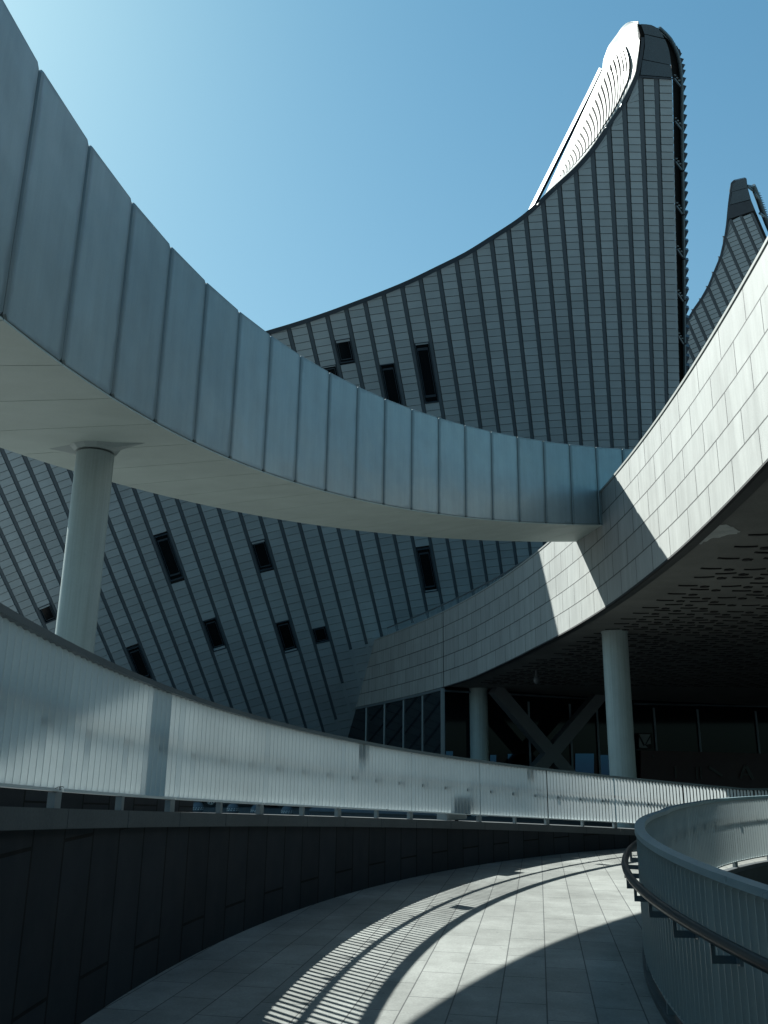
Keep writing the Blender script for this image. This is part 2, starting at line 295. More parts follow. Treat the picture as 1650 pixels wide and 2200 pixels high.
# ------------------------------------------------------------------ slatted fences
def fence(name,label,Rf,zbase,u0,du,k_a,k_b,nf,F,gap,side,hh,hoff,mid_from=None,fd=.070):
    """side=+1: handrail outside (larger radius), -1: towards the centre ... Rf(u) is the inner face of the fins"""
    umid=u0+du*(k_a+k_b)/2
    root=thing(name,RP(Rf(umid),umid,zbase(umid)),label,'fence')
    for k in range(k_a,k_b):
        a=u0+k*du; g=MB(); st=du/nf
        for i in range(nf):
            u=a+.012/Rf(a)+(i+.5)*(du-.024/Rf(a))/nf; zb=zbase(u)+gap+.012; zt=zbase(u)+F-.045
            r=Rf(u); t=.004/r; lean=random.uniform(-.0008,.0008)/r
            # fin: radial plate with a cut-back upper corner
            pr=[(r,zb),(r+fd,zb),(r+fd,zt),(r+.022,zt),(r+.0,zt-.026)] if side>0 else [(r,zb),(r+fd,zb),(r+fd,zt-.026),(r+fd-.022,zt),(r,zt)]
            A=[RP(q,u-t+lean,z) for q,z in pr]; B=[RP(q,u+t+lean,z) for q,z in pr]
            g.face(list(reversed(A)),[(q,z) for q,z in reversed(pr)]); g.face(B,[(q,z) for q,z in pr])
            for x in range(5):
                y=(x+1)%5; g.face([A[x],A[y],B[y],B[x]])
        # bottom rail of the panel, stopped short at the joint
        e=.006/Rf(a)
        g.sweep([[RP(Rf(u)+.006,u,zbase(u)+gap-.008),RP(Rf(u)+fd-.006,u,zbase(u)+gap-.008),RP(Rf(u)+fd-.006,u,zbase(u)+gap+.012),RP(Rf(u)+.006,u,zbase(u)+gap+.012)] for u in (a+e,a+du*.25,a+du*.5,a+du*.75,a+du-e)])
        g.build('slat_panel',fin_shade_m if name=='curved_guard_fence' else fin_m,root)
        for h,frac in enumerate((0.0,.5)):
            u=a+du*frac; g=MB(); wd=.026/Rf(u)
            if frac==0: wd=.020/Rf(u)
            top=zbase(u)+(gap-.008)
            ua,ub=(u-2*wd-.004,u-.0004) if frac==0 else (u-wd,u+wd)
            P=[RP(Rf(u)+.008,ua,zbase(u)),RP(Rf(u)+.008,ub,zbase(u)),RP(Rf(u)+fd-.008,ub,zbase(u)),RP(Rf(u)+fd-.008,ua,zbase(u))]
            g.hexa([p for p in P]+[p+Vector((0,0,top-zbase(u))) for p in P])
            g.build('post',frame_m,root)
    ua,ub=u0+k_a*du,u0+k_b*du; g=MB()
    g.sweep([[RP(Rf(u)-.014,u,zbase(u)+F-.045),RP(Rf(u)-.014,u,zbase(u)+F),RP(Rf(u)+fd+.014,u,zbase(u)+F),RP(Rf(u)+fd+.014,u,zbase(u)+F-.045)] for u in us(ua,ub,.02)],)
    g.build('top_rail',rail_sky_m if name=='curved_guard_fence' else rail_m,root,weld=True)
    ro=(lambda u:Rf(u)+fd+hoff) if side>0 else (lambda u:Rf(u)-hoff)
    ho=(lambda u:Rf(u)+fd+hoff) if hside[name]>0 else (lambda u:Rf(u)-hoff)
    g=MB(); g.tube([RP(ho(u),u,zbase(u)+hh) for u in us(ua+.004,ub-.004,.02)],hrad[name],14)
    hr=g.build('handrail',hand_m,root,smooth=True)
    s=hside[name]; step=du/3 if name=='slatted_fence' else du/4
    u=ua+step*.5
    while u<ub:
        g=MB(); z=zbase(u)+hh; wd=.022/Rf(u); f0=(Rf(u)+fd) if s>0 else Rf(u); R_=ho(u)
        # flat plate out from the fence, turned up to carry the rail
        th=.022
        x0,x1=sorted((f0,R_+s*.012)); zz=z-.115
        P=[RP(x0,u-wd*.16,zz-.022),RP(x0,u+wd*.16,zz-.022),RP(x1,u+wd*.16,zz-.022),RP(x1,u-wd*.16,zz-.022)]
        g.hexa(P+[p+Vector((0,0,.044)) for p in P])
        x0,x1=sorted((R_-.004,R_+.004)); x0-=.008; x1+=.008
        P=[RP(x0,u-wd*.16,zz+.022),RP(x0,u+wd*.16,zz+.022),RP(x1,u+wd*.16,zz+.022),RP(x1,u-wd*.16,zz+.022)]
        g.hexa(P+[Vector((p.x,p.y,z-hrad[name]+.004)) for p in P])
        # clamp strap across two fins
        x0,x1=sorted((f0-s*.02,f0)); sw=.062/Rf(u)
        P=[RP(x0,u-sw,zz-.022),RP(x0,u+sw,zz-.022),RP(x1,u+sw,zz-.022),RP(x1,u-sw,zz-.022)]
        g.hexa(P+[p+Vector((0,0,.044)) for p in P])
        g.build('rail_bracket',frame_m,root); u+=step
    return root
hside={'slatted_fence':1,'curved_guard_fence':-1 if False else 1}; hrad={'slatted_fence':.030,'curved_guard_fence':.034}
lf=fence('slatted_fence','long white slatted fence glowing in sunlight on top of the dark retaining wall',lambda u:R1-.0,zc,.0508,.12624,-4,13,21,1.10,.118,1,.66,.09)
rf=fence('curved_guard_fence','curved slatted guard fence with dark handrail bending round the open well at the right',lambda u:R2(u)-.035,lambda u:ZD+.05,.0318,.2066,-4,8,27,1.18,.09,-1,.855,.125)
# ------------------------------------------------------------------ elevated ramp (bridge)
RB,HB=18.687,2.052; RO=20.87
zb_=lambda u:2.786+2.841*u+.0961*u*u
U0,DU=-.0083+.05357,.05357     # joints at U0+k*DU
br=thing('elevated_ramp',RP(RB,.2,ZD),'curved elevated ramp with tall pale panelled parapet sweeping overhead to the terrace','bridge')
KA,KB=-15,21
for k in range(KA,KB):
    a=U0+(k-1)*DU; b=a+DU; e=.012/RB; g=MB()
    c0=.035
    def oct_(R,inset):
        ua,ub=a+e+inset/RB,b-e-inset/RB; za,zb=zb_(a),zb_(b); i=inset; cc=c0/RB
        pts=[]
        for (u,z) in ((ua+cc,0+i),(ub-cc,0+i),(ub,c0+i),(ub,HB-c0-i),(ub-cc,HB-i),(ua+cc,HB-i),(ua,HB-c0-i),(ua,c0+i)):
            pts.append(RP(R,u,zb_(u)+z))
        return pts
    F1=oct_(RB,.012); F0=oct_(RB+.014,0); Bk=oct_(RB+.10,0)
    g.face(F1,[(0,0),(1,0),(1,.1),(1,1.9),(1,2),(0,2),(0,1.9),(0,.1)])
    for A,B in ((F1,F0),(F0,Bk)):
        for i in range(8):
            j=(i+1)%8; g.face([A[j],A[i],B[i],B[j]])
    g.build('parapet_panel',bridge_m,br)
Ub=us(U0+(KA-1)*DU,U0+(KB-1)*DU,DU/2)
g=MB()
g.sweep([[RP(RB+.035,u,zb_(u)+.004),RP(RB+.035,u,zb_(u)+HB-.006),RP(RB+.22,u,zb_(u)+HB-.006),RP(RB+.22,u,zb_(u)+.85),RP(RO-.25,u,zb_(u)+.85),RP(RO-.25,u,zb_(u)+.30),RP(RO-.02,u,zb_(u)+.004)] for u in Ub])
g.build('core',joint_m,br)
g=MB()
for k in range(KA,KB):
    a=U0+(k-1)*DU; b=a+DU; e=.006/RB
    for (ra,rb_) in ((RB-.0,RO),):
        A=[RP(ra,u,zb_(u)-.012) for u in (a+e,(a+b)/2,b-e)]; B=[RP(rb_,u,zb_(u)-.012) for u in (a+e,(a+b)/2,b-e)]
        up=Vector((0,0,.014))
        for i in range(2):
            g.hexa([A[i],A[i+1],B[i+1],B[i],A[i]+up,A[i+1]+up,B[i+1]+up,B[i]+up])
g.build('soffit_panels',under_m,br)
g=MB()
g.sweep([[RP(RO,u,zb_(u)+.006),RP(RO,u,zb_(u)+.25),RP(RO-.10,u,zb_(u)+.25),RP(RO-.10,u,zb_(u)+.006)] for u in Ub])
g.build('outer_edge',under_m,br)
# column carrying the elevated ramp
uC=.196; RC=19.78; cz=zb_(uC)
c=thing('round_column',RP(RC,uC,-2.5),'slim pale round column under the elevated ramp, rising behind the slatted fence','column')
c_r=.205; g=MB(); n=48; g.tube([RP(RC,uC,z) for z in (-2.5,-1,0.5,2,cz-.12)],c_r,n,caps=False); g.build('shaft',colm_m,c,smooth=True)
g=MB(); tdir=Vector((math.sin(uC),math.cos(uC),0)); ndir=Vector((-math.cos(uC),math.sin(uC),0))
ctr=RP(RC,uC,0)
sl=2.9/RB
def bz(p):
    u=PI-math.atan2(p.y-CY,p.x-CX); return zb_(u)-.012
def hp(d1_,d2_,z): 
    p=ctr+tdir*d1_+ndir*d2_; return Vector((p.x,p.y,z if z is not None else bz(p)))
low=cz-.10
ring_low=[hp(.225*math.cos(t),.225*math.sin(t),low) for t in [2*PI*i/12 for i in range(12)]]
ring_top=[]
for i in range(12):
    t=2*PI*i/12; rx=.60 if abs(math.sin(t))>.9 else .30
    ring_top.append(hp(.26*math.cos(t),rx*math.sin(t),None))
g.sweep([ring_low,ring_top],caps=True); g.build('capital',colm_m,c,weld=True)
# ------------------------------------------------------------------ main building: leaning facade plane
D1=ray(1545,4450).normalized()
A_=ray(240,1027); B_=ray(1400,1000)*1.18
N=D1.cross(B_-A_).normalized()
if N.y>0: N=-N
OFF=-40.3995
def fp(px,py,off=0.,plane=None):
    r=ray(px,py); t=(plane if plane is not None else OFF)/(N@r if hasattr(N,'__matmul__') else N.dot(r)); return r*t+N*off
def fpo(x,y,o,b=0.): r=ray(x,y); return r*((OFF+o)/N.dot(r))+BV*b
def fpb(x,y,b): r=ray(x,y); return r*((OFF+N.dot(BV)*b)/N.dot(r))
BV=Vector((math.sin(math.radians(19)),math.cos(math.radians(19)),0))
AX,AY=1545.,4450.
taus={}
for k,t in enumerate([.3813,.3697,.3573,.3450,.3324,.3203,.3075,.2953,.2834,.2713,.2591]): taus[k]=t
st=[.0121,.0119,.0118,.0116,.0115,.0113,.0112,.0110,.0109]
t=.2591
for i,s_ in enumerate(st): t-=s_*.1033/sum(st); taus[11+i]=t
for i,t in enumerate([.1558,.1452,.1345,.1244,.1145,.1044,.0943,.0849,.0755,.0660,.0569,.0483]): taus[19+i]=t
taus[31]=.0395; taus[32]=.0315; taus[33]=.0236
for k in range(-1,-15,-1): taus[k]=taus[k+1]+.0122
EDGE=33
def pol(tau,rho): ph=math.atan(tau); return (AX-rho*math.sin(ph),AY-rho*math.cos(ph))
def smo(P,n=4):
    out=[]
    for i in range(len(P)-1):
        p0=P[max(i-1,0)]; p1=P[i]; p2=P[i+1]; p3=P[min(i+2,len(P)-1)]
        for k in range(n):
            t=k/n; out.append(tuple(.5*((2*p1[j])+(-p0[j]+p2[j])*t+(2*p0[j]-5*p1[j]+4*p2[j]-p3[j])*t*t+(-p0[j]+3*p1[j]-3*p2[j]+p3[j])*t**3) for j in (0,1)))
    return out+[tuple(P[-1])]
ROOF=[(-300,860),(0,822),(200,793),(400,757),(500,733),(580,710),(640,692),(700,672),(760,650),(820,627),(880,602),(940,573),(1000,543),(1050,512),(1100,480),(1130,458),(1160,431),(1175,416),(1200,393),(1238,358),(1273.5,317),(1307,268),(1330,235),(1345,209),(1358,183),(1367.7,162),(1400,164),(1446,167),(1500,171)]
i_=ROOF.index((1367.7,162)); ROOF=smo(ROOF[:i_+1],3)+ROOF[i_+1:]
def rho_top(tau):
    # intersection of strip line with the roofline
    best=None
    for (x0,y0),(x1,y1) in zip(ROOF,ROOF[1:]):
        f=lambda x,y:(AX-x)-tau*(AY-y)
        a,b=f(x0,y0),f(x1,y1)
        if a*b<=0 and a!=b:
            s=a/(a-b); x=x0+(x1-x0)*s; y=y0+(y1-y0)*s; best=math.hypot(AX-x,AY-y)
    return best
def rho_bot(tau):
    lo_,hi_=2700.,3400.
    for _ in range(40):
        mid=(lo_+hi_)/2; p=fp(*pol(tau,mid))
        if p.z<-2.5: lo_=mid
        else: hi_=mid
    return hi_
mb=thing('sail_roofed_building',fp(905,1560),'large dark metal clad building with leaning ribbed facade and horn shaped roof','building')
WIN=[((730+733)/2+6,728,778),(712,785,850),(844,781,880),(914,735,865),(357,1149,1245),(560,1160,1224),(446,1330,1396),(606,1334,1400),(682.5,1347,1380),(912,1178,1271),(311,1391,1462),(106,1300,1335)]
wins={}
for (x,ya,yb) in WIN:
    y=(ya+yb)/2; tau=(AX-x)/(AY-y)
    k=max(kk for kk in taus if taus[kk]>tau)
    tm=(taus[k]+taus[k+1])/2; q=1/math.sqrt(1+tm*tm)
    ra=(AY-ya)/q; rb__=(AY-yb)/q
    wins.setdefault(k,[]).append((rb__,ra))
RC0=2640.; DR=15.9
JR=0.00018
ENDLINE=[(700,1700),(716,1577),(732,1487),(748,1396),(783,1384),(816,1372),(900,1330)]
for k in sorted(taus):
    if k+1 not in taus: continue
    tl,tr=taus[k],taus[k+1]
    pl,pr_=math.atan(tl),math.atan(tr)
    RTl=rho_top(tl); RTr=rho_top(tr); RBm=min(rho_bot(tl),rho_bot(tr))
    if RTl is None or RTr is None: continue
    g=MB()
    def hw(rho): # half rib width in px at this radius
        y=AY-rho; return max(2.2,(13-.005*y)/2)*(1.0 if k>8 else 1.0)
    def P(side,rho,off):
        ph=pl if side==0 else pr_
        rr=rho*math.exp(.035*(ph-.2)) if False else rho
        x,y=AX-rr*math.sin(ph),AY-rr*math.cos(ph)
        w_=hw(rho); wr=w_ if side==0 else (-w_ if k+1!=EDGE else -0.5)
        return fp(x+wr*math.cos(ph),y-wr*math.sin(ph),off)
    def rr_(side,rho):
        ph=pl if side==0 else pr_
        return min(rho*math.exp(.035*(ph-.2)),(RTl if side==0 else RTr)-5)
    ww=wins.get(k,[])
    j=0; rho=RC0
    while rho<4400:
        r_lo,r_hi=rho,rho+DR
        rho+=DR
        mid=(r_lo+r_hi)/2
        if r_hi*math.exp(.035*((pl+pr_)/2-.2))<RBm: continue
        m2=mid*math.exp(.035*((pl+pr_)/2-.2))
        if any(a<m2<b for a,b in ww):
            if g.f: g.build('cladding_bay',clad_m,mb); g=MB()
            continue
        b0,b1=rr_(0,r_lo),rr_(1,r_lo); t0,t1=rr_(0,r_hi-1.3),rr_(1,r_hi-1.3)
        if t0-b0<.6 and t1-b1<.6: continue
        jt=random.uniform(-.004,.004)
        BL,BR_,TR_,TL=P(0,b0,.042+jt),P(1,b1,.042-jt),P(1,t1,.02),P(0,t0,.02)
        g.face([BL,BR_,TR_,TL],[(round(random.random(),3),)*2]*4)
        BL2,BR2=P(0,b0,-.02),P(1,b1,-.02)
        g.face([BL2,BR2,BR_,BL]); TL2,TR2=P(0,t0,-.02),P(1,t1,-.02)
        g.face([BL2,BL,TL,TL2]); g.face([BR_,BR2,TR2,TR_]); g.face([TL,TR_,TR2,TL2])
    if g.f: g.build('cladding_bay',clad_m,mb)
    # rib on the left strip line
    if k>-14:
        ph=pl; g=MB()
        # where the rib stops at the lower right
        rlo=rho_bot(tl)
        for (x0,y0),(x1,y1) in zip(ENDLINE,ENDLINE[1:]):
            f=lambda x,y:(AX-x)-tl*(AY-y)
            a,b=f(x0,y0),f(x1,y1)
            if a*b<=0 and a!=b:
                s=a/(a-b); rlo=max(rlo,math.hypot(AX-(x0+(x1-x0)*s),AY-(y0+(y1-y0)*s)))
        def Q(dx,rho,off): return fp(AX-rho*math.sin(ph)+dx*math.cos(ph),AY-rho*math.cos(ph)-dx*math.sin(ph),off)
        rt=RTl-2; nn=10; rings=[]
        for i in range(nn+1):
            rh=rlo+(rt-rlo)*i/nn; h=hw(rh)-.25
            rings.append([Q(-h,rh,-.03),Q(-h*.75,rh,.0),Q(h*.75,rh,.0),Q(h,rh,-.03),Q(h,rh,-.09),Q(-h,rh,-.09)])
        g.sweep(rings); g.build('rib',rib_m,mb)
        if rlo>rho_bot(tl)+5:
            g=MB(); rb0=rho_bot(tl)
            rings=[[Q(-hw(r_)-.5,r_,-.02),Q(-hw(r_)-.5,r_,.035),Q(hw(r_)+.5,r_,.035),Q(hw(r_)+.5,r_,-.02)] for r_ in (rb0,(rb0+rlo)/2,rlo-1.5)]
            g.sweep(rings); g.build('closing_strip',clad_m,mb)
    for (a,b) in ww:
        g=MB(); tm=(pl+pr_)/2
        def Wp(side,rho,off,ins=0):
            ph=pl if side==0 else pr_; rr=rho*math.exp(.035*(ph-tm)); w_=hw(rho)+ins; w_=w_ if side==0 else -w_
            return fp(AX-rr*math.sin(ph)+w_*math.cos(ph),AY-rr*math.cos(ph)-w_*math.sin(ph),off)
        O=[Wp(0,a,.05),Wp(1,a,.05),Wp(1,b,.05),Wp(0,b,.05)]; I=[Wp(0,a,-.10),Wp(1,a,-.10),Wp(1,b,-.10),Wp(0,b,-.10)]
        O2=[Wp(0,a+2,.05,1.5),Wp(1,a+2,.05,1.5),Wp(1,b-2,.05,1.5),Wp(0,b-2,.05,1.5)]; I2=[Wp(0,a+2,-.10,1.5),Wp(1,a+2,-.10,1.5),Wp(1,b-2,-.10,1.5),Wp(0,b-2,-.10,1.5)]
        for i in range(4):
            j_=(i+1)%4; g.hexa([I[i],I[j_],I2[j_],I2[i],O[i],O[j_],O2[j_],O2[i]])
        fr=g.build('window',trim_m,mb)
        g=MB(); Z=[Wp(0,a+2,-.04,1.5),Wp(1,a+2,-.04,1.5),Wp(1,b-2,-.04,1.5),Wp(0,b-2,-.04,1.5)]
        g.face(Z); g.build('pane',win_m,fr)
        g=MB(); c4=sum(Z,Vector((0,0,0)))/4; Z1=[p+(c4-p)*.16+N*.03 for p in Z]; Z2=[p+(c4-p)*.24+N*.03 for p in Z]
        for i in range(4): g.face([Z1[i],Z1[(i+1)%4],Z2[(i+1)%4],Z2[i]])
        g.build('inner_frame',trim_m,fr)
# outline of the facade for body and backing
tl_=taus[-14]; bot_l=pol(tl_,rho_bot(tl_)); bot_r=pol(taus[EDGE],rho_bot(taus[EDGE]))
roof_pts=[q for q in ROOF if q[0]>-250 and q[0]<1440]
xl=pol(tl_,rho_top(tl_)) if rho_top(tl_) else (-290,860)
CAP=[(1374,129),(1378,75),(1372,51),(1399,53.5),(1412.5,61),(1421.5,72),(1429,86),(1437,108),(1443,141),(1446,167)]
cap_top=[(1367.7,162)]+CAP
outl=[xl]+[q for q in roof_pts if q[0]<1367]+cap_top+[(1451,500),(1457,830)]+[bot_r]+[bot_l]
BV=Vector((math.sin(math.radians(19)),math.cos(math.radians(19)),0))
g=MB(); g.prism([fp(x,y,-.13) for x,y in outl],BV*7.0); g.build('body',back_m,mb)
# roofline trim
g=MB(); rl=[q for q in ROOF if q[0]<1367]+[(1367.7,162),(1374,129),(1378,100),(1379,80)]
rl=smo([(x,y) for x,y in rl if x>-290],3)
rings=[]
for i,(x,y) in enumerate(rl):
    a=rl[max(0,i-1)]; b=rl[min(len(rl)-1,i+1)]; dx,dy=b[0]-a[0],b[1]-a[1]; L_=math.hypot(dx,dy); nx,ny=-dy/L_,dx/L_   # image normal pointing down/right
    wd=9.5 if x<1300 else 7
    wd=min(wd,3+.12*abs(y-30)); x-=nx*1.5; y-=ny*1.5; rings.append([fpo(x,y,.12),fpo(x,y,-.12),fpo(x+nx*wd,y+ny*wd,-.12),fpo(x+nx*wd,y+ny*wd,.12)])
g.sweep(rings); g.build('roof_edge_trim',trim_m,mb)
# smooth cap panels at the tip
def poly(mb_,pts,o1,o0,name,mat,par,bev=0):
    A=[fpo(x,y,o1) for x,y in pts]; B=[fpo(x,y,o0) for x,y in pts]
    mb_.face(A); mb_.face(list(reversed(B)))
    for i in range(len(A)):
        j=(i+1)%len(A); mb_.face([A[j],A[i],B[i],B[j]])
    return mb_.build(name,mat,par)
poly(MB(),[(1380.5,128.5),(1376,160.5),(1445,166),(1441.5,140.5)],.05,-.1,'cap_panel',cap_m,mb)
poly(MB(),[(1385,74),(1385.5,100),(1381.5,127),(1442,139.5),(1440,122),(1437,107),(1433.5,96),(1428.5,84.5)],.05,-.1,'cap_panel',cap_m,mb)
poly(MB(),[(1377,51.5),(1384.5,72.5),(1427,82),(1423,74),(1418.5,67),(1413,61),(1406,56.5),(1399,53.5),(1388,52)],.05,-.1,'cap_panel',cap_m,mb)
poly(MB(),[(1375,162),(1446,167.5),(1446.5,171),(1371,166)],.07,-.1,'flashing',trim_m,mb)
# side gutter: dark void, struts, pipe and louvres
EDG=[(1421.5,72),(1429,86),(1437,108),(1443,141),(1446,167),(1449,330),(1452,500),(1457,830),(1461,1060)]
def edgex(y,pts): 
    ys=[p[1] for p in pts]; xs=[p[0] for p in pts]; return interp(y,ys,xs)
PIP=[(1416,60),(1421.5,65),(1430,73),(1440,84),(1448,99),(1455,115),(1460,135),(1463,160),(1465,200),(1465,300),(1466.5,400),(1467.5,480),(1469,620),(1470.5,780),(1472,930)]
g=MB(); g.tube([fpb(x,y,.9) for x,y in PIP],.085,14); pp=g.build('drain_pipe',pipe_m,mb,smooth=True)
for yy in (367,461,556,738,645):
    g=MB(); x=edgex(yy,PIP); a=fpb(x,yy-1.5,.9); b=fpb(x,yy+1.5,.9); g.tube([a,b],.10,14); g.build('pipe_collar',black_m,pp)
g=MB()
A=[fpb(x-1,y,1.15) for x,y in [(1400,56)]+EDG]; B=[fpb(edgex(y,PIP)+2.5,y,1.2) for x,y in [(1416,62)]+EDG]
for i in range(len(A)-1): g.hexa([A[i],B[i],B[i+1],A[i+1]]+[q+BV*.15 for q in (A[i],B[i],B[i+1],A[i+1])])
g.build('gutter_back',black_m,mb)
for yy in (168,260,347,442,535,630,722):
    g=MB(); x0=edgex(yy,EDG)+2; x1=edgex(yy,PIP)-2
    g.tube([fpb(x0,yy,.3),fpb(x1,yy+17,.75)],.05,6); g.build('strut',rib_m,mb)
    g=MB()
    for q in range(3):
        x=x0+ (x1-x0)*(.15+.33*q); y=yy-6+5.5*q
        g.box(fpb(x,y,.5),Vector((.05,.01,0)),Vector((0,.03,0)),Vector((0,0,.02)))
    g.build('cleat',white_m,mb)
LOU=[(1421,38+30),(1444,82),(1455,100),(1464,111),(1468,122),(1472,133),(1473.5,151),(1474.5,167),(1476,215),(1477,270),(1479,434),(1480,560),(1481,690),(1482,800),(1483,930)]
def lx(y): return interp(y,[p[1] for p in LOU],[p[0] for p in LOU])
y=68.; cnt=0
while y<900:
    h=4.0 if y<90 else (7. if y<110 else (12. if y<140 else (17. if y<175 else 20.8)))
    xo=lx(y+1.5); xi=edgex(y+h,PIP)+2.0 if y>80 else edgex(y+h,PIP)
    yo=.35*h if y<110 else 2.2
    pts=[(xi-1,y-1.5),(xo,y+1.5),(xo-min(8.,h*.42),y+h-1.),(xi-1,y+h-.5)]
    if y<110: pts=[(xi-3,y),(lx(y),y-1),(lx(y+h)-1.5,y+h),(xi-3,y+h)]
    g=MB(); A=[fpb(*q,1.0) for q in pts]; g.prism(A,Vector((BV.x,BV.y,.85))*.5); g.build('louvre',louv_m,mb)
    y+=h
# white swooping roof lining behind the eave
EAV=[(1372,46),(1379,80),(1374,129),(1367.7,162),(1345,209),(1307,268),(1273.5,317),(1238,358),(1200,393),(1175,416),(1150,440)]
REA=[(1361,46),(1352,48),(1345,51.5),(1336,60),(1327,73),(1318,85),(1309,98),(1303,113),(1297,131),(1295,151),(1172.6,416),(1162,428),(1155,440)]
EAV=smo(EAV,4); REA=smo(REA[:10],4)+REA[10:]
xe=lambda y:interp(y,[p[1] for p in EAV],[p[0] for p in EAV]); xr=lambda y:interp(y,[p[1] for p in REA],[p[0] for p in REA])
BW=Vector((math.sin(math.radians(11)),math.cos(math.radians(11)),0))
def roofp(x,y,up=0.):
    wd=max(18.,xe(y)-xr(y)); b=.35+5.5*(xe(y)-x)/wd
    r=ray(x,y); # plane shifted back by b along BW
    t=(OFF+N.dot(BW)*b)/N.dot(r); return r*(t)-r.normalized()*up
g=MB(); ys=[46+ i*1.5 for i in range(20)]+[76+i*3.25 for i in range(113)]
for ya,yb in zip(ys,ys[1:]):
    K=12
    for i in range(K):
        f0,f1=i/K,(i+1)/K
        q=[(xr(ya)+(xe(ya)-xr(ya))*f0,ya),(xr(ya)+(xe(ya)-xr(ya))*f1,ya),(xr(yb)+(xe(yb)-xr(yb))*f1,yb),(xr(yb)+(xe(yb)-xr(yb))*f0,yb)]
        g.face([roofp(*p) for p in q])
rs=g.build('roof_lining',white_m,mb,smooth=True)
sol=rs.modifiers.new('solid','SOLIDIFY'); sol.thickness=.02; sol.offset=-1
# ribbed panels on the lining
LB=[(1342,97),(1327,111),(1309,142),(1292,180),(1276,221),(1259,258),(1242,295),(1228,323),(1215,351),(1200,381),(1188,404)]
RBD=[(1354,150),(1347,175),(1330,214),(1314,243),(1297,268),(1280,296),(1262,318),(1243,342),(1222,366),(1204,386),(1190,404)]
def lerp2(L_,s):
    s=min(max(s,0),1)*(len(L_)-1); i=min(int(s),len(L_)-2); f=s-i; return (L_[i][0]*(1-f)+L_[i+1][0]*f,L_[i][1]*(1-f)+L_[i+1][1]*f)
def ribpt(s,t):
    a=lerp2(LB,s); b=lerp2(RBD,s+.10*(1-s)); bul=(1-s)*13+3
    mx,my=(a[0]+b[0])/2+bul,(a[1]+b[1])/2-2
    return (a[0]*(1-t)**2+2*mx*t*(1-t)+b[0]*t*t,a[1]*(1-t)**2+2*my*t*(1-t)+b[1]*t*t)
g=MB(); g2=MB(); NL=26
for i in range(NL):
    s0,s1=i/NL,(i+1)/NL; T=[k/24 for k in range(25)]
    for ta,tb in zip(T,T[1:]):
        e=.20/NL
        g.face([roofp(*ribpt(s,t),.24) for s,t in ((s0+e,ta),(s0+e,tb),(s1-e,tb),(s1-e,ta))])
        g2.face([roofp(*ribpt(s,t),.17) for s,t in ((s0,ta),(s0,tb),(s1,tb),(s1,ta))])
g2.build('ribbed_backing',black_m,mb); g.build('ribbed_lining',white_m,mb)
# far parapet bar beyond the lining
BAR=[(1291.5,147),(1270,192),(1250,232),(1230,272),(1210,312),(1185,362),(1152,428),(1140,452)]
def bp(x,y,b): 
    r=ray(x,y); t=(OFF+N.dot(BW)*b)/N.dot(r); return r*t
g=MB(); rings=[]
for x,y in BAR:
    rings.append([bp(x-4.4,y-2,8.6),bp(x+1.2,y+.6,7.0),bp(x+1.2,y+.6,7.3),bp(x-4.4,y-2,8.9)])
g.sweep(rings); g.build('far_parapet',white_m,mb)
g=MB(); rings=[]
for x,y in BAR:
    rings.append([bp(x+1.7,y+.8,7.25),bp(x+6.5,y+3,7.25),bp(x+6.5,y+3,7.5),bp(x+1.7,y+.8,7.5)])
g.sweep(rings); g.build('parapet_groove',black_m,mb)
# ------------------------------------------------------------------ second horned tower, farther right
OFF2=OFF-18.
def f2(x,y,o=0.):
    r=ray(x,y); return r*((OFF2+o)/N.dot(r))
t2=thing('horned_tower',f2(1560,900),'smaller dark horn shaped tower with slanting ribs at the far right behind the terrace','building')
RF2=[(1440,745),(1463,705),(1477,685),(1490,663),(1505.5,641),(1521,613.5),(1533,584),(1546,553),(1555,514.6),(1559.6,483.6),(1564,437)]
T2=[(1564,437)]
rr2=RF2+[(1565,465),]
top_line=[(1440,745),(1463,705),(1477,685),(1490,663),(1505.5,641),(1521,613.5),(1533,584),(1546,553),(1555,514.6),(1561,478),(1565,473),(1592,463.5),(1619,456),(1700,430)]
SL=.44
def topat(x0):
    for (xa,ya),(xb,yb) in zip(top_line,top_line[1:]):
        fa=xa-SL*(ya-500)-x0; fb=xb-SL*(yb-500)-x0
        if fa<=0<=fb or fb<=0<=fa:
            s=fa/(fa-fb) if fa!=fb else 0; return ya+(yb-ya)*s
    return None
X0=[1350,1371,1393.8,1416.6,1443,1469.7,1495.8,1524,1553,1581.9,1608,1634]
for a,b in zip(X0,X0[1:]):
    ta,tb=topat(a),topat(b)
    if ta is None or tb is None: continue
    g=MB(); hwid=3.6
    cst=10.2; c=380.
    while c<1700:
        def yy_(x0,c): return (c-.3*x0+.132*500+0)/(1+.132)
        def pt(x0,y,sgn,o): return f2(x0+SL*(y-500)+sgn*hwid,y,o)
        yl0,yl1=yy_(a,c),yy_(a,c+cst-1.1); yr0,yr1=yy_(b,c),yy_(b,c+cst-1.1)
        yl0,yl1=max(yl0,ta+2),max(yl1,ta+2); yr0,yr1=max(yr0,tb+2),max(yr1,tb+2)
        if yl1-yl0>.5 or yr1-yr0>.5:
            q=[pt(a,yl1,1,.07),pt(b,yr1,-1,.07),pt(b,yr0,-1,.02),pt(a,yl0,1,.02)]; g.face(q); g.face([q[0]-N*.06,q[1]-N*.06,q[1],q[0]])
        c+=cst
    g.build('cladding_bay',clad_m,t2)
    g=MB(); yb2=1150
    P4=[f2(b+SL*(y-500)+s*(hwid-.6),y,o) for y,s,o in ((tb,-1,0),(tb,1,0),(yb2,1,0),(yb2,-1,0))]
    g.prism(P4,-N*.1); g.build('rib',rib_m,t2)
